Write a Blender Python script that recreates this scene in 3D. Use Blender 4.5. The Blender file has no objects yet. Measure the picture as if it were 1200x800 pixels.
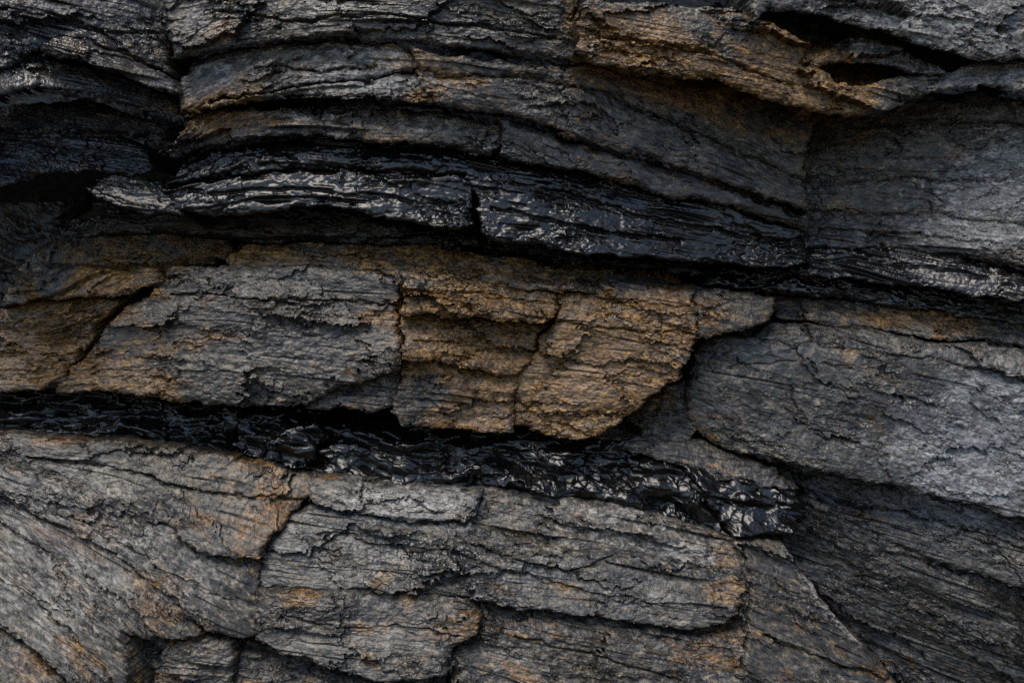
import bpy, math
import numpy as np

# ------------------------------------------------------------------ camera, sky, sun, exposure
scene = bpy.context.scene
D, ZC, PX = 2.5, 1.6, 400.0            # camera distance to the cliff datum, eye height, photo pixels per metre there
cam = bpy.data.cameras.new('camera')
cam_o = bpy.data.objects.new('camera', cam)
scene.collection.objects.link(cam_o)
cam_o.location = (0, -D, ZC)
cam_o.rotation_euler = (math.radians(90), 0, 0)
cam.sensor_width = 36
cam.lens = 30.0
cam.clip_start, cam.clip_end = 0.05, 500
cam.dof.use_dof = True
cam.dof.focus_distance = 2.42
cam.dof.aperture_fstop = 5.0
scene.camera = cam_o
scene.cycles.use_denoising = False

SUN_EL, SUN_AZ = 67.0, 40.0            # degrees; azimuth measured from straight behind the camera towards the left
world = bpy.data.worlds.new('World')
scene.world = world
world.use_nodes = True
wn = world.node_tree
sky = wn.nodes.new('ShaderNodeTexSky')
sky.sky_type = 'NISHITA'
sky.sun_disc = False
sky.sun_elevation = math.radians(SUN_EL)
sky.sun_rotation = math.radians(180 + SUN_AZ)
sky.dust_density = 1.1
bg = wn.nodes['Background']
bg.inputs['Strength'].default_value = 0.07
wn.links.new(sky.outputs[0], bg.inputs['Color'])

sun = bpy.data.lights.new('sun', 'SUN')
sun.energy = 1.35
sun.angle = math.radians(42)
sun.color = (1.0, 0.92, 0.80)
sun_o = bpy.data.objects.new('sun', sun)
scene.collection.objects.link(sun_o)
sun_o.location = (-2, -6, 8)
sun_o.rotation_euler = (math.radians(90 - SUN_EL), 0, math.radians(-SUN_AZ))

vs = scene.view_settings
vs.view_transform = 'Standard'
vs.look = 'None'
vs.gamma = 1.0
vs.use_curve_mapping = False
vs.exposure = 1.38

# ------------------------------------------------------------------ noise
def _hash(ix, iy, seed):
    h = (ix.astype(np.int64) * 374761393 + iy.astype(np.int64) * 668265263 + seed * 974711) & 0xffffffff
    h = ((h ^ (h >> 13)) * 1274126177) & 0xffffffff
    h = ((h ^ (h >> 16)) * 2246822519) & 0xffffffff
    return h ^ (h >> 15)

def rnd(ix, iy, seed):
    return (_hash(ix, iy, seed) & 0xffffff).astype(np.float64) / 16777216.0

def noise(x, y, seed=0):                # gradient noise, about -1..1
    x0, y0 = np.floor(x), np.floor(y)
    fx, fy = x - x0, y - y0
    ux, uy = fx * fx * fx * (fx * (fx * 6 - 15) + 10), fy * fy * fy * (fy * (fy * 6 - 15) + 10)
    def g(dx, dy):
        a = rnd(x0 + dx, y0 + dy, seed) * (2 * math.pi)
        return np.cos(a) * (fx - dx) + np.sin(a) * (fy - dy)
    a, b, c, d = g(0, 0), g(1, 0), g(0, 1), g(1, 1)
    return 1.5 * ((a + (b - a) * ux) * (1 - uy) + (c + (d - c) * ux) * uy)

def fbm(x, y, octv=4, seed=0, gain=0.5):
    out, amp, tot = 0, 1.0, 0
    for i in range(octv):
        out = out + amp * noise(x * 2 ** i + 17.3 * i, y * 2 ** i - 9.1 * i, seed + i * 31)
        tot += amp
        amp *= gain
    return out / tot

def facets(x, y, seed, tilt=1.0):       # broken facets: every cell is a small tilted plane with its own offset
    x0, y0 = np.floor(x), np.floor(y)
    best = np.full(x.shape, 1e9)
    val = np.zeros(x.shape)
    for dx in (-1, 0, 1):
        for dy in (-1, 0, 1):
            cx, cy = x0 + dx, y0 + dy
            h = _hash(cx, cy, seed)
            r1, r2 = (h & 1023) / 1023.0, ((h >> 10) & 1023) / 1023.0
            px, py = x - (cx + r1), y - (cy + r2)
            d = px * px + py * py
            m = d < best
            h2 = _hash(cx, cy, seed + 77)
            o = (h2 & 1023) / 511.5 - 1
            gx = ((h2 >> 10) & 1023) / 511.5 - 1
            gy = ((h2 >> 20) & 1023) / 511.5 - 0.75
            best = np.where(m, d, best)
            val = np.where(m, o * 0.6 + tilt * (gx * px + gy * py), val)
    return val

def saw(q, drop=0.12):                  # slat profile: comes forward going down, then steps sharply back
    p = q - np.floor(q)
    return np.where(p < 1 - drop, p / (1 - drop), (1 - p) / drop)

def sstep(a, b, x):
    t = np.clip((x - a) / (b - a), 0, 1)
    return t * t * (3 - 2 * t)

# ------------------------------------------------------------------ bedding: traced bedding lines -> a smooth stratigraphic coordinate
BEDS = [
    (-40, [(-100, -160), (0, -100), (120, -60), (200, -30), (300, -50), (450, -45), (600, -35), (800, 0), (1000, 10), (1200, 40), (1300, 60)]),
    (60, [(-100, 0), (0, 30), (60, 45), (130, 60), (200, 85), (260, 58), (330, 46), (400, 42), (470, 45), (560, 58), (650, 70), (740, 100), (870, 150), (945, 175), (1060, 150), (1200, 148), (1300, 150)]),
    (92, [(-100, 40), (0, 75), (60, 85), (120, 105), (200, 125), (300, 95), (480, 80), (560, 88), (640, 93), (700, 105), (800, 150), (870, 175), (943, 212), (1100, 212), (1200, 215), (1300, 217)]),
    (135, [(-100, 130), (0, 155), (100, 155), (180, 180), (240, 150), (300, 125), (400, 115), (520, 122), (600, 135), (700, 165), (790, 190), (940, 245), (1100, 252), (1200, 262), (1300, 275)]),
    (185, [(-100, 185), (0, 190), (100, 195), (180, 205), (270, 170), (400, 168), (560, 178), (700, 205), (820, 235), (940, 266), (1100, 290), (1300, 330)]),
    (282, [(-100, 245), (0, 248), (100, 245), (200, 262), (400, 265), (560, 280), (800, 310), (940, 320), (1200, 375), (1300, 395)]),
    (305, [(-100, 300), (50, 298), (200, 287), (300, 284), (500, 291), (700, 315), (850, 340), (1000, 352), (1200, 390), (1300, 410)]),
    (332, [(-100, 345), (60, 345), (190, 311), (400, 312), (560, 325), (650, 341), (750, 351), (900, 376), (1000, 386), (1200, 440), (1300, 465)]),
    (420, [(-100, 400), (100, 395), (250, 385), (400, 405), (600, 420), (700, 430), (850, 460), (1000, 480), (1200, 530), (1300, 555)]),
    (508, [(-100, 456), (0, 457), (200, 462), (300, 470), (400, 485), (460, 497), (600, 505), (690, 511), (800, 520), (900, 545), (1000, 572), (1200, 620), (1300, 650)]),
    (575, [(-100, 500), (0, 508), (150, 516), (270, 535), (400, 557), (560, 572), (700, 588), (860, 628), (930, 640), (1050, 660), (1200, 720), (1300, 755)]),
    (630, [(-100, 520), (0, 545), (100, 572), (200, 615), (300, 660), (400, 700), (600, 760)]),
    (700, [(-100, 545), (0, 590), (100, 645), (200, 715), (300, 770)]),
    (780, [(-100, 600), (0, 650), (130, 745), (200, 805)]),
    (860, [(-100, 690), (0, 740), (90, 800), (200, 900)]),
]
_cp = np.array([(u, v) for _, l in BEDS for (u, v) in l], float)
_cs = np.array([s for s, l in BEDS for _ in l], float)
def _tps(r2):
    return 0.5 * r2 * np.log(r2 + 1e-9)
_sc = 400.0
_P = _cp / _sc
_n = len(_P)
_K = _tps(((_P[:, None] - _P[None]) ** 2).sum(-1)) + np.eye(_n) * 0.002
_A = np.zeros((_n + 3, _n + 3))
_A[:_n, :_n] = _K
_A[:_n, _n] = 1
_A[:_n, _n + 1:] = _P
_A[_n:, :_n] = _A[:_n, _n:].T
_w = np.linalg.solve(_A, np.concatenate([_cs, np.zeros(3)]))
GU0, GV0, GST = -400.0, -400.0, 10.0
_gu = np.arange(GU0, 1601, GST)
_gv = np.arange(GV0, 1201, GST)
_GV, _GU = np.meshgrid(_gv, _gu, indexing='ij')
_Q = np.stack([_GU.ravel(), _GV.ravel()], 1) / _sc
_S = np.concatenate([_tps(((q[:, None] - _P[None]) ** 2).sum(-1)) @ _w[:_n] + _w[_n] + q @ _w[_n + 1:] for q in np.array_split(_Q, 20)])
_S = _S.reshape(_GU.shape)

def strat(u, v):
    fu = np.clip((u - GU0) / GST, 0, _S.shape[1] - 1.001)
    fv = np.clip((v - GV0) / GST, 0, _S.shape[0] - 1.001)
    iu, iv = fu.astype(int), fv.astype(int)
    a, b = fu - iu, fv - iv
    return (_S[iv, iu] * (1 - a) + _S[iv, iu + 1] * a) * (1 - b) + (_S[iv + 1, iu] * (1 - a) + _S[iv + 1, iu + 1] * a) * b

# ------------------------------------------------------------------ relief shared by all the rock
def plates(h, thick, sharp=0.18):        # cleavage: a rolling height broken into thin flat plates with crisp edges
    q = h / thick
    f = np.floor(q)
    p = q - f
    return (f + sstep(0.5 - sharp, 0.5 + sharp, p) + 0.22 * (p - 0.5)) * thick

def relief(u, v, s, rough, lam):
    t = u + 0.2 * v
    s1 = s + 4.0 * fbm(t / 300, s / 80, 2, 5) + 0.5 * noise(t / 60, s / 14, 8)
    big = fbm(u / 210, v / 130, 3, 11) * 0.022
    # split faces: large smooth planes, layered edges, and broken chippy ground take turns
    z = noise(u / 120 + 3.1, s / 52, 12) + 0.35 * noise(u / 42, s / 18, 13)
    chippy = 0.15 + 1.0 * sstep(-0.02, 0.36, z)
    layered = 0.25 + 1.1 * sstep(-0.05, 0.45, -z + 0.35 * noise(t / 110, s / 14, 14))
    m1 = sstep(0.02, 0.25, noise(t / 230, s / 44, 21) + 0.02)
    m2 = sstep(0.08, 0.30, noise(t / 130, s / 22, 22))
    m3 = sstep(-0.05, 0.3, noise(t / 90, s / 13, 23))
    l1 = (saw(s1 / 43 + 0.35 * noise(t / 340, s / 90, 31), 0.035) - 0.5) * 0.019 * m1
    l2 = (saw(s1 / 16.5 + 0.45 * noise(t / 200, s / 44, 32), 0.07) - 0.5) * 0.0082 * m2
    l3 = (saw(s1 / 6.6 + 0.4 * noise(t / 140, s / 20, 33), 0.2) - 0.5) * 0.0026 * m3
    l4 = (saw(s1 / 4.1 + 0.4 * noise(t / 110, s / 16, 34), 0.35) - 0.5) * 0.0007
    wx, wy = 5 * noise(t / 12, s / 9, 41) + 2.5 * noise(t / 5, s / 4, 43), 2.0 * noise(t / 14, s / 9, 42) + 1.2 * noise(t / 5, s / 4, 44)
    f0 = facets((u + 3 * wx) / 105, (s1 + 2 * wy) / 52, 50, 1.3) * 0.014
    f1 = facets((t + 2 * wx) / 48, (s1 + wy) / 22, 51, 1.2) * 0.0085
    f2 = facets((t + wx) / 17, (s1 + wy) / 9.0, 52, 1.3) * 0.0042
    f3 = facets((t + wx) / 8, (s1 + wy) / 4.8, 53, 1.3) * 0.0024
    f4 = facets((t + wx) / 4.6, (s1 + wy) / 3.2, 55, 1.2) * 0.0009
    fine = noise(t / 3.2, s / 2.4, 61) * 0.0005 + noise(t / 7, s / 5, 62) * 0.0006
    chip = facets((t + wx) / 12, (s1 + wy) / 5.5, 54, 0.0) + 0.6 * facets((t + wx) / 5.5, (s1 + wy) / 3.2, 56, 0.0)   # every flake weathers to its own shade
    return big + 0.70 * lam * layered * (l1 + l2 + l3 + l4) + rough * (f0 + chippy * (f1 + f2 + f3) + (0.3 + 0.7 * chippy) * f4 + fine), chip

# ------------------------------------------------------------------ stains and water: where the rock is rusty, pale, wet; some pale is painted sheen and highlight (pixels of the photograph)
RUST = [(200, 560, 140, 40, .28), (120, 660, 110, 60, .2), (60, 760, 120, 60, .2), (430, 690, 150, 30, .08), (700, 640, 150, 40, .1), (300, 300, 150, 15, .3), (560, 400, 110, 55, 1.0), (545, 345, 90, 30, .75), (690, 430, 90, 70, .8), (640, 480, 120, 40, .7), (620, 400, 60, 40, 1.0), (780, 380, 60, 40, .4),
        (130, 340, 90, 45, .7), (50, 410, 80, 60, .8), (200, 430, 60, 50, .5), (120, 440, 90, 30, .5), (920, 90, 90, 40, 1.6), (980, 110, 45, 30, 1.4), (760, 50, 80, 40, 1.0),
        (700, 40, 30, 50, .6), (240, 130, 50, 30, .6), (300, 135, 70, 20, 1.0), (430, 60, 80, 20, .7), (510, 100, 40, 20, .6), (750, 600, 90, 25, .3), (330, 590, 50, 40, .25),
        (200, 735, 50, 25, .45), (330, 700, 40, 40, .15), (540, 740, 50, 40, .2), (850, 650, 30, 60, .35), (900, 750, 60, 40, .25), (1050, 440, 40, 30, .35), (1080, 370, 160, 20, .45),
        (860, 365, 50, 25, .35), (200, 300, 90, 25, .3), (470, 150, 80, 20, .7), (830, 520, 50, 20, .35), (960, 80, 60, 20, .5), (240, 40, 40, 20, .5), (430, 650, 60, 30, .2), (680, 770, 60, 40, .3), (420, 300, 200, 20, .25)]
PALE = [(1150, 130, 60, 20, .6), (430, 62, 60, 14, .7), (440, 97, 70, 14, .8), (330, 130, 60, 12, .6), (480, 150, 90, 14, .5), (250, 85, 40, 20, .5), (1110, 510, 130, 80, .4), (1165, 468, 42, 26, 1.7), (1150, 530, 80, 60, .9), (1120, 590, 90, 40, .35), (1170, 235, 80, 35, 1.1), (1180, 190, 60, 30, 1.0), (1150, 275, 80, 20, 1.0), (480, 590, 90, 22, .8), (740, 605, 110, 30, .5),  # includes right-hand sheen and brightness, and upper crest highlights, painted as pale colour
        (1170, 90, 70, 25, .9), (1100, 20, 120, 40, .7), (240, 30, 30, 18, .8), (430, 90, 80, 18, .45), (60, 560, 120, 40, .55), (120, 640, 120, 60, .45), (60, 720, 90, 70, .45), (250, 690, 70, 40, .35),
        (420, 240, 100, 18, .35), (640, 120, 120, 20, .25), (800, 650, 70, 20, .5), (420, 640, 90, 30, .35), (420, 740, 90, 40, .3), (600, 670, 120, 30, .35), (350, 330, 120, 20, .25), (270, 440, 100, 30, .25), (1130, 640, 100, 40, .2)]
WET = [(470, 645, 150, 45, .40), (660, 660, 110, 30, .25), (1120, 540, 110, 90, .28), (430, 15, 200, 35, .25), (400, 190, 230, 30, .8), (380, 225, 190, 25, .8), (720, 262, 170, 30, .6), (850, 288, 110, 26, .8), (1040, 315, 160, 28, .9), (560, 230, 40, 50, .9), (60, 200, 120, 60, .55), (120, 100, 110, 60, .15),
       (440, 20, 200, 40, .25), (860, 330, 400, 14, .6), (1080, 470, 110, 60, .25), (30, 60, 50, 40, .4)]
def blobs(lst, u, v):
    out = np.zeros(u.shape)
    for (a, b, ru, rv, k) in lst:
        out += k * np.exp(-(((u - a) / ru) ** 2 + ((v - b) / rv) ** 2))
    return out

# hairline cracks: (points, half width in pixels, depth in metres), and quartz veins: (points, half width, amount)
CRACKS = [([(196, 345), (260, 346), (330, 352), (400, 353), (468, 359)], 1.0, .012), ([(654, 378), (720, 386), (800, 389), (818, 392)], 1.0, .010),
          ([(480, 340), (560, 345), (640, 352)], 1.2, .010), ([(480, 400), (560, 404), (610, 412)], 1.0, .008),
          ([(30, 536), (130, 546), (230, 574), (350, 588)], 1.3, .014), ([(60, 588), (140, 640), (200, 672), (270, 700)], 1.1, .007),
          ([(-20, 600), (60, 650), (120, 700), (190, 780)], 1.2, .005), ([(-40, 650), (40, 700), (110, 770), (150, 830)], 1.4, .008), ([(-20, 730), (40, 765), (90, 815)], 2.4, .025),
          ([(560, 640), (610, 655), (660, 668), (745, 652)], 1.2, .014), ([(380, 625), (460, 640), (540, 648), (640, 682), (760, 705), (850, 712)], 1.1, .010),
          ([(895, 745), (940, 764), (1000, 786), (1050, 800)], 1.8, .020), ([(600, 745), (700, 765), (800, 800)], 1.3, .012), ([(330, 725), (420, 735), (540, 742)], 1.1, .009),
          ([(980, 585), (1060, 600), (1140, 625), (1260, 660)], 1.2, .012), ([(850, 430), (950, 425), (1000, 430)], .8, .006),
          ([(300, 78), (380, 82), (440, 72)], 1.3, .012), ([(60, 20), (130, 35), (190, 40)], 1.3, .014), ([(-20, 10), (60, 15), (120, 30)], 1.3, .014),
          ([(250, 15), (360, 22), (460, 18), (560, 30), (650, 45)], 1.4, .014), ([(700, 40), (780, 50), (860, 75), (930, 100)], 1.3, .012),
          ([(600, 215), (700, 240), (800, 262), (930, 285)], 1.5, .016), ([(580, 245), (700, 268), (800, 285)], 1.5, .016), ([(220, 225), (330, 222), (450, 232), (540, 240)], 1.4, .014),
          ([(960, 305), (1060, 308), (1160, 325)], 1.4, .014), ([(960, 270), (1080, 274), (1200, 292)], 1.2, .012), ([(655, 350), (652, 372), (640, 388), (628, 408)], 1.2, .012),
          ([(870, 640), (876, 700), (872, 760)], 1.5, .015)]
VEINS = [([(922, 640), (930, 662), (948, 690), (975, 720), (1008, 752)], 1.6, 1.0), ([(860, 415), (920, 408), (975, 412)], .9, .6)]
def polyline(lst, u, v, k):
    out = np.zeros(u.shape)
    lo, hi, vl, vh = u.min(), u.max(), v.min(), v.max()
    for pts, w, amt in lst:
        p = np.array(pts, float)
        if p[:, 0].max() < lo or p[:, 0].min() > hi or p[:, 1].max() < vl or p[:, 1].min() > vh:
            continue
        best = np.full(u.shape, 1e9)
        for a, b in zip(p[:-1], p[1:]):
            e = b - a
            q = np.clip(((u - a[0]) * e[0] + (v - a[1]) * e[1]) / (e @ e), 0, 1)
            best = np.minimum(best, (u - a[0] - q * e[0]) ** 2 + (v - a[1] - q * e[1]) ** 2)
        out = np.maximum(out, k * amt * np.exp(-best / (w * w * 1.4)))
    return out

# ------------------------------------------------------------------ materials
def nd(nt, typ, **kw):
    n = nt.nodes.new(typ)
    for k, val in kw.items():
        setattr(n, k, val)
    return n

def make_rock_material():
    m = bpy.data.materials.new('foliated_rock')
    m.use_nodes = True
    nt = m.node_tree
    L = nt.links.new
    bsdf = nt.nodes['Principled BSDF']
    att = nd(nt, 'ShaderNodeAttribute', attribute_name='bedding')      # x along the bedding, y across it, z outwards (cm)
    wat = nd(nt, 'ShaderNodeAttribute', attribute_name='minerals_sheen')     # r rust, g pale rock and painted sheen, b water
    ton = nd(nt, 'ShaderNodeAttribute', attribute_name='tone')
    sep = nd(nt, 'ShaderNodeSeparateColor')
    L(wat.outputs['Color'], sep.inputs[0])
    def mapped(sx, sy, sz):
        mp = nd(nt, 'ShaderNodeMapping')
        mp.inputs['Scale'].default_value = (sx, sy, sz)
        L(att.outputs['Vector'], mp.inputs['Vector'])
        return mp.outputs[0]
    def nz(vec, scale, detail=5, rough=0.6, dist=0.0):
        n = nd(nt, 'ShaderNodeTexNoise')
        n.inputs['Scale'].default_value = scale
        n.inputs['Detail'].default_value = detail
        n.inputs['Roughness'].default_value = rough
        n.inputs['Distortion'].default_value = dist
        L(vec, n.inputs['Vector'])
        return n.outputs[0]
    def math_(op, a, b=None, c=None, clamp=False):
        n = nd(nt, 'ShaderNodeMath', operation=op)
        n.use_clamp = clamp
        for i, x in enumerate((a, b, c)):
            if x is None:
                continue
            if isinstance(x, (int, float)):
                n.inputs[i].default_value = x
            else:
                L(x, n.inputs[i])
        return n.outputs[0]
    def ramp(f, stops):
        r = nd(nt, 'ShaderNodeValToRGB')
        el = r.color_ramp.elements
        while len(el) < len(stops):
            el.new(0.5)
        for e, (p, c) in zip(el, stops):
            e.position = p
            e.color = (c, c, c, 1) if isinstance(c, (int, float)) else (*c, 1)
        L(f, r.inputs[0])
        return r.outputs[0]
    def mix(f, a, b, typ='MIX'):
        n = nd(nt, 'ShaderNodeMix', data_type='RGBA', blend_type=typ)
        if isinstance(f, (int, float)):
            n.inputs[0].default_value = f
        else:
            L(f, n.inputs[0])
        for i, x in ((6, a), (7, b)):
            if isinstance(x, tuple):
                n.inputs[i].default_value = (*x, 1)
            else:
                L(x, n.inputs[i])
        return n.outputs[2]
    v1 = mapped(0.34, 0.62, 0.5)
    v2 = mapped(0.8, 1.7, 1.4)
    v3 = mapped(0.05, 0.10, 0.07)
    n1 = nz(v1, 1.0, 6, 0.62, 0.4)       # streaks along the foliation
    n2 = nz(v2, 1.0, 5, 0.65)            # grain
    n3 = nz(v3, 1.0, 4, 0.55, 0.6)       # broad patches
    grey = ramp(n1, [(0.28, (0.012, 0.011, 0.010)), (0.46, (0.060, 0.051, 0.040)), (0.57, (0.110, 0.094, 0.071)), (0.66, (0.20, 0.168, 0.125)), (0.76, (0.34, 0.29, 0.22))])
    cool = ramp(n1, [(0.28, (0.012, 0.012, 0.013)), (0.48, (0.055, 0.055, 0.056)), (0.60, (0.10, 0.10, 0.10)), (0.74, (0.24, 0.235, 0.225))])
    base = mix(ramp(n3, [(0.42, 0.0), (0.6, 1.0)]), grey, cool)
    n5 = nz(mapped(0.075, 0.13, 0.10), 1.0, 7, 0.68, 0.8)
    base = mix(math_('MULTIPLY', ramp(n5, [(0.44, 1.0), (0.53, 0.0)]), 0.55), base, (0.022, 0.021, 0.020))
    rustc = ramp(n2, [(0.30, (0.020, 0.011, 0.004)), (0.46, (0.13, 0.066, 0.018)), (0.60, (0.24, 0.128, 0.034)), (0.75, (0.34, 0.215, 0.080))])
    rmask = math_('ADD', sep.outputs[0], math_('MULTIPLY_ADD', n1, 1.6, -0.8))
    rmask = math_('ADD', rmask, math_('MULTIPLY_ADD', n3, 3.0, -1.6))
    base = mix(math_('MULTIPLY', ramp(rmask, [(0.20, 0.0), (0.60, 1.0)]), 0.92), base, rustc)
    v4 = mapped(0.33, 0.8, 0.6)
    n4 = nz(v4, 1.0, 3, 0.5, 0.2)        # single flakes, ochre or nearly black
    base = mix(math_('MULTIPLY', ramp(n4, [(0.60, 0.0), (0.66, 1.0)]), 0.6), base, (0.20, 0.14, 0.07))
    base = mix(math_('MULTIPLY', ramp(n4, [(0.36, 1.0), (0.43, 0.0)]), 0.7), base, (0.014, 0.014, 0.014))
    pmask = math_('ADD', sep.outputs[1], math_('MULTIPLY_ADD', n1, 2.6, -1.3))
    palec = ramp(n2, [(0.3, (0.10, 0.10, 0.10)), (0.65, (0.34, 0.335, 0.325))])
    base = mix(math_('MULTIPLY', ramp(pmask, [(0.3, 0.0), (0.8, 1.0)]), 0.75), base, palec)
    # scattered dark lichen-like specks and grains
    g = ramp(n2, [(0.30, 0.35), (0.5, 1.0), (0.7, 1.35)])
    base = mix(0.75, base, g, 'MULTIPLY')
    wm = math_('ADD', sep.outputs[2], math_('MULTIPLY_ADD', n3, 1.0, -0.5))
    wm = math_('ADD', wm, math_('MULTIPLY_ADD', n1, 1.8, -0.9))
    wet = ramp(wm, [(0.28, 0.0), (0.62, 1.0)])
    base = mix(wet, base, mix(0.8, base, (0.09, 0.092, 0.10), 'MULTIPLY'))
    base = mix(1.0, base, ton.outputs['Color'], 'MULTIPLY')
    base = mix(1.0, base, (0.90, 0.89, 0.87), 'MULTIPLY')
    L(base, bsdf.inputs['Base Color'])
    dry = math_('MULTIPLY_ADD', n2, 0.75, 0.04, True)
    wr = math_('MULTIPLY_ADD', n2, 0.55, -0.02, True)
    rgh = nd(nt, 'ShaderNodeMix', data_type='FLOAT')
    L(wet, rgh.inputs[0]); L(dry, rgh.inputs[2]); L(wr, rgh.inputs[3])
    L(rgh.outputs[0], bsdf.inputs['Roughness'])
    L(math_('MULTIPLY_ADD', wet, 0.12, 0.50), bsdf.inputs['Specular IOR Level'])
    hgt = math_('ADD', math_('MULTIPLY', n1, 1.0), math_('MULTIPLY', n2, 0.45))
    bmp = nd(nt, 'ShaderNodeBump')
    L(math_('MULTIPLY_ADD', wet, -0.2, 0.48), bmp.inputs['Strength'])
    bmp.inputs['Distance'].default_value = 0.003
    L(hgt, bmp.inputs['Height'])
    L(bmp.outputs[0], bsdf.inputs['Normal'])
    return m
ROCK = make_rock_material()

def make_soil_material():
    m = bpy.data.materials.new('bare_soil')
    m.use_nodes = True
    nt = m.node_tree
    b = nt.nodes['Principled BSDF']
    n = nd(nt, 'ShaderNodeTexNoise'); n.inputs['Scale'].default_value = 6; n.inputs['Detail'].default_value = 8
    r = nd(nt, 'ShaderNodeValToRGB')
    r.color_ramp.elements[0].color = (0.012, 0.010, 0.007, 1)
    r.color_ramp.elements[1].color = (0.045, 0.036, 0.026, 1)
    nt.links.new(n.outputs[0], r.inputs[0])
    nt.links.new(r.outputs[0], b.inputs['Base Color'])
    b.inputs['Roughness'].default_value = 0.95
    return m

# ------------------------------------------------------------------ meshes
def axis(lo, hi, flo, fhi, fine, coarse):
    return np.concatenate([np.arange(lo, flo, coarse), np.arange(flo, fhi, fine), np.arange(fhi, hi + 1, coarse)])
UA = axis(-150, 1350, -14, 1214, 1.15, 3.0)
VA = axis(-110, 910, -12, 812, 1.15, 3.0)

def sheet(name, U, V, x, y, z, keep, attrs, parent=None, smooth=False):
    """a mesh from a grid of points; keep marks the grid cells that exist"""
    nv, nu = U.shape
    idx = np.arange(nv * nu).reshape(nv, nu)
    cells = keep[:-1, :-1] & keep[1:, :-1] & keep[:-1, 1:] & keep[1:, 1:]
    q = np.stack([idx[:-1, :-1][cells], idx[1:, :-1][cells], idx[1:, 1:][cells], idx[:-1, 1:][cells]], 1)
    used, inv = np.unique(q.ravel(), return_inverse=True)
    co = np.stack([x.ravel()[used], y.ravel()[used], z.ravel()[used]], 1).astype(np.float32)
    me = bpy.data.meshes.new(name)
    me.vertices.add(len(co))
    me.vertices.foreach_set('co', co.ravel())
    nf = len(q)
    me.loops.add(nf * 4)
    me.polygons.add(nf)
    me.loops.foreach_set('vertex_index', inv.astype(np.int32).ravel())
    me.polygons.foreach_set('loop_start', np.arange(0, nf * 4, 4, dtype=np.int32))
    me.polygons.foreach_set('loop_total', np.full(nf, 4, np.int32))
    me.update(calc_edges=True)
    me.polygons.foreach_set('use_smooth', np.full(nf, smooth, bool))
    for an, typ, arr in attrs:
        a = me.attributes.new(an, typ, 'POINT')
        a.data.foreach_set('vector' if typ == 'FLOAT_VECTOR' else 'color', arr.reshape(-1, arr.shape[-1])[used].astype(np.float32).ravel())
    me.materials.append(ROCK)
    o = bpy.data.objects.new(name, me)
    scene.collection.objects.link(o)
    if parent is not None:
        o.parent = parent
    return o

def rock_attrs(U, V, S, d, tone, rust, pale, wet, tint=(1, 1, 1)):
    t = U + 0.2 * V
    bed = np.stack([t * 0.25, S * 0.25, d * 100], -1)       # in cm
    mn = np.stack([rust + 0 * U, pale + 0 * U, wet + 0 * U, np.ones(U.shape)], -1)
    tn = np.stack([tone * c + 0 * U for c in tint] + [np.ones(U.shape)], -1)
    return [('bedding', 'FLOAT_VECTOR', bed), ('minerals_sheen', 'FLOAT_COLOR', mn), ('tone', 'FLOAT_COLOR', tn)]

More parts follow.
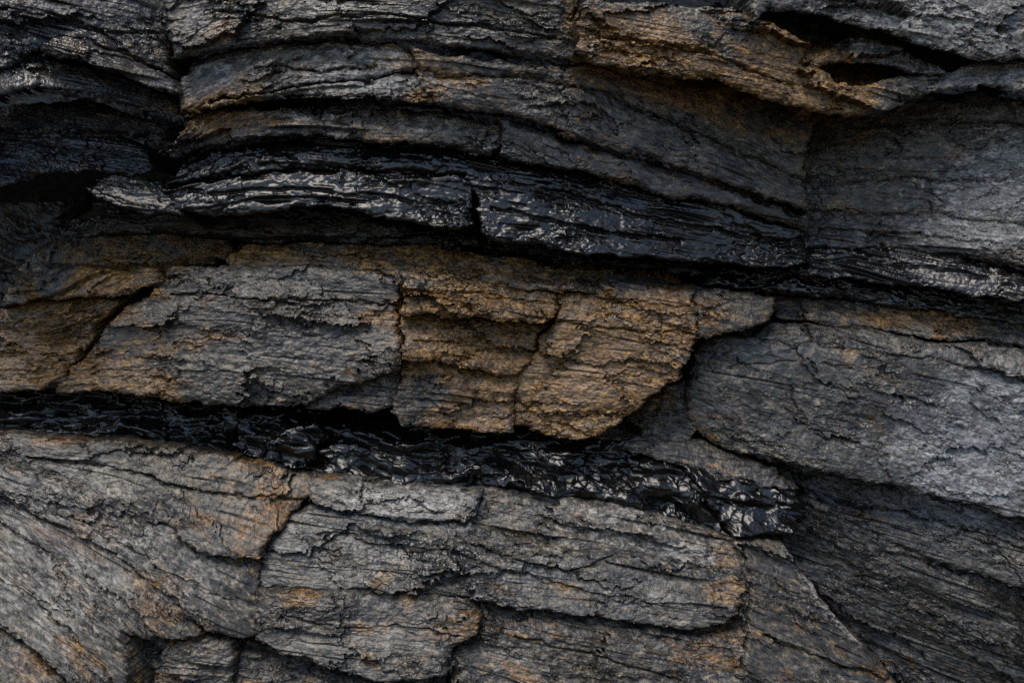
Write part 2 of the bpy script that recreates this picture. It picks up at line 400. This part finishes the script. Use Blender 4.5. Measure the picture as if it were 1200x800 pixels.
def block(name, poly, d0, gu=0, gv=0, parent=None, label=None, rough=1.0, lam=1.0, tone=1.0, rust=0.0, pale=0.0, wet=0.0,
          rt=6.0, rb=2.2, rs=2.5, top=0.014, bot=0.012, side=0.010, inflate=2.0, hollow=None, lump=0.0, tint=(1, 1, 1), dip=None, bend=0.0):
    P = np.array(poly, float)
    MG = 6.0
    lo, hi = P.min(0) - MG - 8, P.max(0) + MG + 8
    ua = UA[(UA >= lo[0]) & (UA <= hi[0])]
    va = VA[(VA >= lo[1]) & (VA <= hi[1])]
    U, V = np.meshgrid(ua, va)
    # the outline is broken by the same wobble for every block, so neighbours still fit each other
    WU = U + 5 * noise(U / 70, V / 50, 101) + 3.0 * noise(U / 24, V / 17, 102) + 1.8 * noise(U / 9, V / 6, 103)
    WV = V + 4 * noise(U / 80, V / 50, 104) + 2.2 * noise(U / 26, V / 17, 105) + 1.2 * noise(U / 9, V / 6, 106)
    WU = WU + 4.5 * facets(U / 24, V / 13, 107, 0.0) + 2.2 * facets(U / 10, V / 6, 108, 0.0)      # snapped, stepped breaks
    WV = WV + 2.8 * facets(U / 30, V / 12, 109, 0.0) + 1.5 * facets(U / 11, V / 6, 110, 0.0)
    area = 0.5 * np.sum(P[:, 0] * np.roll(P[:, 1], -1) - np.roll(P[:, 0], -1) * P[:, 1])
    best = np.full(U.shape, 1e9)
    ny = np.zeros(U.shape)
    ins = np.zeros(U.shape, bool)
    for i in range(len(P)):
        a, b = P[i], P[(i + 1) % len(P)]
        e = b - a
        ln = math.hypot(*e) + 1e-9
        k = np.clip(((WU - a[0]) * e[0] + (WV - a[1]) * e[1]) / ln ** 2, 0, 1)
        dd = np.hypot(WU - a[0] - k * e[0], WV - a[1] - k * e[1])
        nyy = (-e[0] if area > 0 else e[0]) / ln          # outward normal, + = downwards in the picture
        m = dd < best
        best = np.where(m, dd, best)
        ny = np.where(m, nyy, ny)
        if a[1] != b[1]:
            c = (a[1] > WV) != (b[1] > WV)
            xc = a[0] + (WV - a[1]) / (b[1] - a[1]) * e[0]
            ins ^= c & (WU < xc)
    e = np.where(ins, best, -best) + inflate
    S = strat(U, V)
    if dip is not None:                 # this block's own bedding: a straight dip, slightly bent
        S = V - dip * (U - P[:, 0].mean()) - bend * ((U - P[:, 0].mean()) / 100) ** 2 + 131.0 * (len(P) % 5)
    # base plane
    c = 0.5 * (P.min(0) + P.max(0))
    base = d0 + gu * (U - c[0]) / 100 + gv * (V - c[1]) / 100
    # edge rounding: rather soft on top, sharp below
    wt, wb = np.clip(ny * -1, 0, 1), np.clip(ny, 0, 1)
    ws = 1 - wt - wb
    jag = 0.6 + 0.8 * np.clip(noise(U / 30, V / 20, 111) + 0.4, 0, 2)
    r = (rt * wt + rb * wb + rs * ws) * jag
    A = top * wt + bot * wb + side * ws
    ein = np.clip(e, 0, None)
    drop = A * np.exp(-ein / r) + 0.0025 * np.exp(-ein / 1.6) + 0.045 * np.clip(-e, 0, None)
    rel, chip = relief(U, V, S, rough, lam)
    fade = np.clip(1 + e / 3, 0, 1)         # the hidden side walls are plain breaks
    rel, chip = rel * fade, chip * fade
    d = base + rel - drop
    if lump:
        d = d + lump * (0.55 * facets(U / 62 + 0.3 * noise(U / 20, V / 14, 123), S / 26 + 0.3 * noise(U / 20, V / 14, 124), 121, 1.4) + 0.24 * facets(U / 19, S / 10, 122, 1.4) + 1.5 * noise(U / 52, S / 20, 125))
    if hollow:
        for (hu, hv, ru, rv, dep) in hollow:
            rr = ((U - hu) / ru) ** 2 + ((V - hv) / rv) ** 2
            d = d - dep * np.exp(-rr ** 2)
    d = d - polyline(CRACKS, WU, WV, 1.0)
    k = (D - base) / D
    x = (U - 600) / PX * k
    z = ZC + (400 - V) / PX * k
    wall = np.clip(-e, 0, None) * 0.045
    z = z + 0.55 * wb * wall + np.where(e < 3, 0.0012, 0.0) * noise(U / 7, d * 90, 131)
    x = x + np.where(e < 3, 0.0012, 0.0) * noise(V / 6 + 9, d * 80, 132)
    keep = e > -MG
    pale = pale + polyline(VEINS, WU, WV, 1.5)
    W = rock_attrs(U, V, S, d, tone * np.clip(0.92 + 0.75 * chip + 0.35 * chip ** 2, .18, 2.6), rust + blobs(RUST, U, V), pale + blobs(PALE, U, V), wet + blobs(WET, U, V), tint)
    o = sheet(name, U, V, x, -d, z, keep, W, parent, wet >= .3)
    if label:
        o['label'] = label
    return o

def thing(name, label, cat, group=None):
    o = bpy.data.objects.new(name, None)
    o.empty_display_size = 0.1
    scene.collection.objects.link(o)
    o['label'] = label
    o['category'] = cat
    if group:
        o['group'] = group
    return o

def tag(o, label, cat, group=None):
    o['label'] = label
    o['category'] = cat
    if group:
        o['group'] = group
    return o

# ------------------------------------------------------------------ the setting: ground, and the body of the cliff behind the blocks
gm = bpy.data.meshes.new('ground')
gm.from_pydata([(-60, -60, 0), (60, -60, 0), (60, 60, 0), (-60, 60, 0)], [], [(0, 1, 2, 3)])
gm.materials.append(make_soil_material())
ground = bpy.data.objects.new('ground', gm)
scene.collection.objects.link(ground)
ground['kind'] = 'structure'

cu = np.concatenate([np.arange(-2400, -260, 14), np.arange(-260, 1460, 4.0), np.arange(1460, 3600, 14)])
cv = np.concatenate([np.arange(-1400, -140, 14), np.arange(-140, 930, 4.0), np.arange(930, 1050, 10)])
U, V = np.meshgrid(cu, cv)
S = np.where((U > -350) & (U < 1550), strat(U, V), strat(np.clip(U, -350, 1550), V))
S = S + np.clip(V + 350, None, 0)
out = np.maximum(np.maximum(-240 - U, U - 1260), np.maximum(-40 - V, V - 840))
base = -0.50 + 0.72 * sstep(110, 260, out) - 0.45 * sstep(160, 0, U) * sstep(120, 180, V) * sstep(420, 340, V) + 0.05 * fbm(U / 500, V / 300, 3, 71)
rel, chip = relief(U, V, S, 1.0, 1.0)
d = base + rel
cliff = sheet('cliff', U, V, (U - 600) / PX, -d, ZC + (400 - V) / PX, np.ones(U.shape, bool),
              rock_attrs(U, V, S, d, 0.5 + 0.2 * chip, 0.1 + 0 * U, 0 * U, 0.1 + 0 * U))
cliff['kind'] = 'structure'

# ------------------------------------------------------------------ the beds and their blocks
# folded slabs, upper left
t = thing('folded_slab_stack', 'dark glossy slate slabs bending down into the shaded corner', 'rock')
block('slab', [(-140, -100), (200, -100), (196, 10), (190, 55), (196, 80), (150, 64), (110, 45), (66, 38), (35, 52), (0, 70), (-140, 130)], .20, -.10, .06, t, top=.012, rt=3, tint=(.95, 1, 1.08), rough=1.1, lam=2.5, tone=.95, wet=.22, dip=0.26)
block('slab', [(40, 56), (60, 44), (90, 45), (140, 62), (206, 92), (206, 106), (160, 92), (110, 76), (60, 66)], .165, -.12, .12, t, top=.012, rt=3, tint=(.95, 1, 1.08), rough=1.1, lam=2.5, tone=.95, wet=.22, dip=0.26)
block('slab', [(-140, 120), (-20, 85), (38, 55), (44, 66), (110, 80), (160, 96), (206, 112), (206, 132), (150, 124), (100, 110), (50, 100), (10, 105), (-140, 150)], .235, -.13, .13, t, top=.012, rt=3, tint=(.95, 1, 1.08), rough=1.1, lam=2.5, tone=.95, wet=.22, dip=0.22)
block('slab', [(-140, 128), (30, 124), (82, 118), (130, 128), (175, 143), (198, 150), (190, 166), (140, 160), (90, 156), (40, 158), (-140, 175)], .09, -.07, .12, t, top=.012, rt=3, tint=(.95, 1, 1.08), lam=.8, pale=.1, dip=0.18)
block('slab', [(-140, 160), (0, 154), (60, 150), (110, 154), (150, 166), (180, 180), (178, 194), (160, 204), (110, 200), (60, 200), (20, 212), (-140, 250)], .17, -.11, .11, t, top=.012, rt=3, tint=(.95, 1, 1.08), rough=1.1, lam=2.5, wet=.22, dip=0.12)
block('slab', [(96, 218), (130, 206), (170, 208), (208, 226), (208, 250), (170, 248), (130, 240)], .05, -.05, .1, t, wet=.4)

# upper beds
t = thing('upper_bed', 'grey brown rock beds with a long thin crack above the wet band', 'rock')
block('slab', [(188, -100), (690, -100), (676, 0), (668, 40), (690, 74), (640, 64), (560, 53), (470, 43), (400, 40), (330, 42), (270, 50), (225, 64), (200, 66), (192, 40)], .105, 0, .01, t, lam=1.2, tone=.9)
block('slab', [(204, 130), (208, 92), (225, 68), (270, 52), (330, 44), (400, 42), (462, 44), (482, 62), (492, 76), (440, 84), (390, 92), (310, 104), (250, 116)], .09, .012, .04, t, rough=1.4, rust=.12, top=.05, rt=4, pale=.05)
block('slab', [(478, 50), (560, 57), (650, 68), (700, 58), (760, 60), (830, 80), (900, 100), (955, 120), (945, 211), (870, 174), (800, 148), (740, 117), (700, 104), (640, 91), (560, 87), (490, 80)], .07, -.03, -.02, t, rust=.12, top=.10, rt=10, rough=.5, lam=.5)
block('slab', [(206, 134), (250, 118), (310, 106), (390, 94), (440, 86), (486, 82), (510, 96), (516, 118), (450, 114), (400, 114), (330, 113), (270, 119), (230, 130)], .10, .012, .06, t, rough=1.4, rust=.12, top=.05, rt=4)
block('slab', [(486, 82), (560, 89), (640, 93), (700, 107), (800, 151), (870, 177), (945, 214), (945, 246), (870, 222), (790, 190), (700, 164), (600, 133), (540, 124), (508, 118)], .075, -.03, .0, t, rust=.1, rough=.8, lam=.6)
block('slab', [(190, 180), (205, 156), (230, 132), (265, 121), (330, 123), (376, 130), (382, 156), (300, 158), (240, 166), (205, 184)], .055, .01, .05, t, rough=1.4, top=.09, rt=5, lam=1.1)
block('slab', [(380, 130), (400, 121), (480, 125), (540, 128), (582, 146), (588, 168), (576, 181), (530, 172), (470, 165), (400, 163), (380, 158)], .06, 0, .05, t, rough=1.4, rust=.1, top=.09, rt=5)
block('slab', [(584, 134), (620, 142), (700, 167), (790, 192), (870, 224), (945, 248), (945, 270), (870, 246), (780, 226), (700, 206), (640, 192), (588, 180)], .04, -.028, .0, t, rust=.08, top=.09, rt=5, rough=.4, lam=.4, tone=.8, label='smooth dark grey slab under the long overhanging edge', dip=0.27)

# wet band under them
t = thing('wet_band', 'wet blue black layered rock band shining under the upper beds', 'rock')
block('slab', [(196, 214), (215, 186), (240, 170), (300, 161), (380, 160), (470, 168), (540, 176), (562, 184), (560, 204), (480, 200), (400, 194), (300, 198), (240, 206)], .015, 0, .08, t, top=.09, rt=5, wet=.32, rough=1.1, lam=1.8, tone=.4)
block('slab', [(186, 216), (240, 206), (300, 198), (400, 193), (480, 205), (540, 200), (560, 208), (548, 234), (556, 262), (530, 268), (440, 252), (380, 240), (300, 248), (240, 250), (200, 240)], .035, 0, .05, t, top=.06, rt=4, wet=.30, rough=1.1, lam=1.6, tone=.45)
block('slab', [(540, 184), (590, 180), (640, 192), (700, 207), (780, 227), (870, 248), (945, 270), (950, 304), (900, 314), (830, 306), (740, 300), (650, 290), (570, 277)], .01, -.025, .06, t, wet=.42, rough=1.1, lam=2.0, tone=.35)
block('slab', [(190, 244), (300, 247), (380, 243), (440, 255), (530, 270), (700, 298), (840, 310), (840, 325), (700, 312), (560, 294), (400, 282), (280, 280), (200, 272), (100, 280), (60, 262)], -.2, 0, -.05, t, wet=.3, rust=.1, tone=.45)
block('slab', [(925, 288), (1000, 294), (1060, 290), (1120, 294), (1200, 322), (1230, 350), (1190, 352), (1100, 338), (1000, 326), (925, 318)], .05, .07, .12, t, wet=.3, rough=1.1, lam=2.0, tone=.4)
block('slab', [(830, 316), (930, 318), (1000, 327), (1100, 340), (1176, 353), (1340, 380), (1340, 404), (1200, 380), (1000, 350), (900, 342), (830, 332)], -.01, .055, .04, t, wet=.5, tone=.45)

# ochre overhang with the eye shaped hollow, and the slab above it
t = thing('overhanging_block', 'ochre stained overhanging block with an eye shaped hollow below the pale top slab', 'rock')
block('rock_body', [(674, 20), (690, 2), (760, 2), (860, 8), (900, 26), (940, 48), (948, 70), (985, 98), (1020, 97), (1060, 89), (1104, 82), (1108, 90), (1094, 104), (1040, 126), (1000, 136), (960, 130), (900, 114), (850, 98), (800, 85), (740, 78), (690, 72), (676, 58)], .19, .0, .0, t, rough=1.2, dip=0.2)
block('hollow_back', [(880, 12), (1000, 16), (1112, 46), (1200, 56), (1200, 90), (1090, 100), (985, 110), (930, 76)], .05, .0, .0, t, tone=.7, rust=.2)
block('upper_lip', [(942, 64), (965, 54), (1010, 46), (1060, 54), (1105, 72), (1112, 84), (1080, 84), (1040, 72), (1000, 67), (960, 74)], .18, .01, .10, t, lam=.8)
o = block('top_slab', [(884, 22), (905, 8), (930, 12), (1000, 22), (1060, 36), (1110, 52), (1155, 66), (1200, 66), (1340, 78), (1340, -100), (860, -100)], .22, .01, .06, pale=.15, rb=4, dip=0.2)
tag(o, 'pale grey flaky slab jutting out above the ochre stained overhang', 'rock')

# right facet, level beds
t = thing('level_bed', 'nearly level dark beds with pale ends painted as lit beside the inner corner', 'rock')
block('slab', [(1092, 104), (1120, 82), (1160, 68), (1340, 60), (1340, 112), (1200, 104), (1180, 96), (1130, 100)], .25, .06, .10, t, rust=.2, pale=.4, dip=-0.12)
block('slab', [(940, 180), (950, 122), (1000, 110), (1050, 98), (1092, 92), (1130, 102), (1180, 98), (1200, 106), (1340, 116), (1340, 150), (1200, 146), (1120, 142), (1030, 146), (985, 165)], .05, .09, -.03, t, top=.10, rt=10, tone=.8, rough=.8, lam=.6, dip=-0.05)
block('slab', [(943, 180), (985, 152), (1030, 143), (1120, 144), (1200, 147), (1340, 152), (1340, 219), (1200, 215), (1060, 211), (943, 212)], .05, .095, -.03, t, tone=1.15, rust=.05, rough=.7, lam=.5, dip=0.0)
block('slab', [(943, 212), (1060, 212), (1200, 216), (1340, 220), (1340, 276), (1200, 262), (1100, 251), (1000, 248), (943, 247)], .06, .095, -.02, t, tone=1.2, rust=.05, rough=.8, lam=.6, dip=0.04)
block('slab', [(940, 248), (1000, 249), (1100, 252), (1200, 264), (1340, 278), (1340, 335), (1200, 312), (1150, 298), (1060, 290), (1000, 292), (940, 290)], .08, .095, .04, t, tone=1.2, rough=1.1, lam=1.1, dip=0.12)

# rusty middle bed
t = thing('middle_bed', 'rusty brown fractured bed between the wet band and the black seam', 'rock')
block('rock_block', [(24, 316), (60, 280), (110, 268), (200, 268), (262, 284), (268, 304), (190, 313), (110, 317), (50, 330)], -.2, -.02, .05, t, wet=.05, rust=.1, tone=.8)
block('rock_block', [(-6, 360), (30, 322), (50, 312), (110, 314), (180, 312), (182, 330), (150, 340), (112, 346), (50, 348), (10, 356)], .02, 0, .10, t, wet=.05, rust=.15)
block('rock_block', [(-10, 400), (-4, 362), (30, 350), (110, 348), (140, 350), (112, 382), (86, 416), (70, 440), (40, 457), (-10, 458)], .03, 0, .08, t, wet=.05, rust=.15, hollow=[(62, 385, 16, 18, .03), (85, 395, 22, 10, .02)])
block('rock_block', [(264, 306), (285, 285), (400, 286), (520, 292), (570, 300), (650, 313), (720, 321), (816, 336), (816, 358), (750, 350), (650, 341), (560, 326), (470, 316), (380, 312), (275, 313)], -.03, 0, .16, t, wet=.05, rough=.8, lam=.6, rust=.3)
block('rock_block', [(184, 336), (190, 313), (280, 313), (400, 314), (470, 318), (464, 360), (466, 400), (466, 430), (400, 452), (362, 470), (300, 476), (200, 465), (150, 461), (66, 459), (80, 440), (104, 408), (144, 368)], .03, 0, .04, t, wet=.05, rough=1.2, lam=.6, rust=-.05)
block('rock_block', [(352, 477), (372, 462), (420, 446), (464, 428), (466, 452), (456, 474), (430, 484), (390, 480)], .02, 0, .08, t, wet=.05, rough=1.1)
block('rock_block', [(472, 318), (560, 328), (652, 346), (652, 368), (636, 378), (560, 372), (500, 366), (470, 366)], .03, -.04, .09, t, wet=.05, rust=.1, lam=1.5, rough=1.1)
block('rock_block', [(470, 366), (560, 374), (640, 380), (622, 416), (606, 438), (540, 430), (470, 420)], .015, -.06, .09, t, wet=.05, rust=.3, lam=1.2)
block('rock_block', [(470, 421), (540, 431), (606, 439), (603, 470), (600, 507), (540, 502), (464, 497), (455, 482), (468, 450)], .025, -.02, .04, t, wet=.05, rust=.1)
block('rock_block', [(655, 346), (750, 353), (817, 362), (815, 402), (792, 442), (770, 462), (745, 482), (700, 509), (685, 513), (640, 507), (602, 498), (605, 440), (625, 415), (650, 380)], .03, .045, .03, t, wet=.05, rust=.3, rough=.85, lam=.6, label='rust brown wedge of rock narrowing down to the black seam')
block('rock_block', [(818, 338), (880, 344), (914, 350), (906, 366), (890, 379), (860, 388), (830, 394), (816, 393)], -.01, .01, .06, t, wet=.05, rust=.15, lam=.7)
block('rock_block', [(908, 348), (1000, 352), (1100, 368), (1340, 400), (1340, 424), (1200, 404), (1000, 381), (912, 372)], .04, .06, .14, t, wet=.05, rust=.2, lam=.8)
block('rock_block', [(738, 492), (770, 468), (800, 446), (816, 470), (818, 500), (800, 522), (760, 520)], -.08, .02, .06, t, wet=.05, rough=1.4)
# large grey blocks on the right
t = thing('leaning_block', 'large grey rock face with a painted pale wet sheen right of the rusty bed', 'rock')
block('rock_block', [(880, 400), (905, 380), (1000, 384), (1100, 400), (1340, 428), (1340, 470), (1200, 442), (1080, 416), (970, 406)], .09, .06, .12, t, lam=.8, tint=(.95, 1.0, 1.06))
block('rock_block', [(802, 490), (806, 450), (820, 410), (840, 394), (880, 396), (970, 407), (1080, 418), (1200, 443), (1340, 472), (1340, 650), (1200, 606), (1100, 580), (1000, 562), (900, 536), (830, 514)], .10, .055, .04, t, rough=.8, lam=.35, tone=.92, tint=(.95, 1.0, 1.06), dip=.25)  # pale right side paints the sky's sheen on wet rock

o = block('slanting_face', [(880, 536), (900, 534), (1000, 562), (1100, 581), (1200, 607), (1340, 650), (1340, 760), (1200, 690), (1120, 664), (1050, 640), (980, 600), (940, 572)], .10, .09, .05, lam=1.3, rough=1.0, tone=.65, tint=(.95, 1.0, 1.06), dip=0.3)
tag(o, 'dark grey streaked shelf slanting down below the face with painted sheen', 'rock')
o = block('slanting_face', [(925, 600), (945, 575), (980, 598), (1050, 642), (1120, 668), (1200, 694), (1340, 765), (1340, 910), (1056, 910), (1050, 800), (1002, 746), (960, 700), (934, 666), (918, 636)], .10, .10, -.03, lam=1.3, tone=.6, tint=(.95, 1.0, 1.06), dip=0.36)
tag(o, 'dark foliated rock face sloping down right of the pale vein', 'rock')

# the black seam
t = thing('black_seam', 'glossy wet black seam of crumpled rock under the rusty bed', 'rock')
kw = dict(parent=t, lump=.028, wet=1.2, tone=.22, rough=.5, lam=.4)
block('seam_rock', [(-140, 450), (0, 458), (100, 460), (200, 465), (270, 470), (292, 488), (272, 508), (290, 540), (150, 518), (0, 509), (-140, 500)], -.01, -.03, .06, **kw)
block('seam_rock', [(282, 492), (320, 478), (370, 486), (380, 510), (356, 547), (310, 542), (272, 522)], .0, 0, .05, **kw)
block('seam_rock', [(366, 488), (460, 498), (600, 508), (692, 513), (690, 550), (718, 588), (640, 577), (570, 573), (400, 558), (350, 546)], -.03, 0, .08, **kw)
block('seam_rock', [(560, 560), (600, 545), (660, 540), (690, 560), (680, 576), (620, 578), (570, 573)], .0, 0, .06, **kw)
block('seam_rock', [(688, 516), (740, 520), (790, 540), (840, 580), (862, 628), (780, 610), (714, 588), (690, 550)], .0, 0, .06, **kw)
block('seam_rock', [(796, 546), (860, 560), (930, 572), (948, 600), (922, 626), (862, 624), (836, 596)], .04, -.01, .08, **kw)
block('seam_cap', [(700, 516), (760, 512), (830, 520), (900, 545), (936, 572), (890, 572), (830, 560), (780, 540)], -.01, 0, .12, t, rough=.9, label='dry grey ledge capping the wet seam')

# lower beds
t = thing('lower_bed', 'pale grey brown flaky rock beds below the black seam', 'rock')
block('slab', [(-140, 505), (0, 510), (150, 520), (280, 540), (358, 558), (362, 576), (340, 602), (306, 640), (300, 656), (240, 648), (180, 612), (100, 572), (0, 545), (-140, 530)], .14, -.03, .11, t, tint=(1.05, 1, .93), lam=.7, rough=.9)
block('slab', [(-140, 530), (0, 546), (100, 574), (180, 614), (240, 650), (300, 660), (304, 715), (300, 742), (276, 752), (250, 742), (225, 728), (205, 704), (120, 640), (0, 580), (-140, 545)], .225, -.05, .09, t, tint=(1.03, 1, .95), lam=.5, rough=.8)
block('slab', [(-140, 545), (0, 582), (120, 642), (200, 702), (232, 742), (200, 750), (160, 746), (142, 738), (150, 800), (150, 910), (-140, 910)], .33, -.06, .11, t, tint=(1.02, 1, .95), top=.004, rt=3, pale=.08, lam=.4, rough=.55)
block('slab', [(138, 742), (160, 748), (232, 744), (272, 756), (270, 910), (138, 910)], .26, 0, .06, t, rust=.2, rough=1.3, tone=.8, dip=0.15)
block('slab', [(352, 556), (400, 558), (470, 570), (562, 578), (556, 600), (545, 610), (480, 610), (420, 600), (366, 590)], .06, 0, .14, t, pale=.15, rough=.8, dip=0.14)
block('slab', [(562, 576), (640, 580), (714, 590), (780, 611), (862, 630), (866, 668), (780, 660), (700, 646), (600, 631), (550, 608)], .07, 0, .12, t, dip=0.2)
block('slab', [(304, 658), (320, 625), (345, 600), (370, 591), (480, 612), (550, 611), (600, 633), (700, 648), (780, 662), (866, 670), (866, 720), (835, 738), (740, 730), (650, 712), (560, 700), (430, 691), (304, 686)], .14, 0, .10, t, tint=(.93, 1, 1.08), top=.03, rt=4, rough=1.1, dip=0.14)
block('slab', [(303, 690), (430, 693), (550, 704), (563, 716), (558, 740), (530, 756), (524, 790), (450, 796), (390, 784), (330, 770), (300, 756)], .225, 0, .08, t, top=.04, rt=4, dip=0.08)
block('slab', [(566, 704), (650, 715), (740, 733), (840, 742), (872, 720), (874, 910), (526, 910), (528, 760), (560, 742)], .26, 0, .10, t, top=.05, rt=5, rough=1.2, dip=0.24)
block('slab', [(272, 758), (330, 772), (390, 786), (450, 798), (520, 795), (526, 910), (266, 910)], .25, 0, .08, t, top=.06, rt=6, dip=0.2)
block('slab', [(864, 632), (920, 638), (934, 668), (960, 702), (1002, 748), (1052, 802), (1056, 910), (872, 910), (872, 740), (868, 690)], .20, -.03, .09, t, rough=.9, dip=0.45)
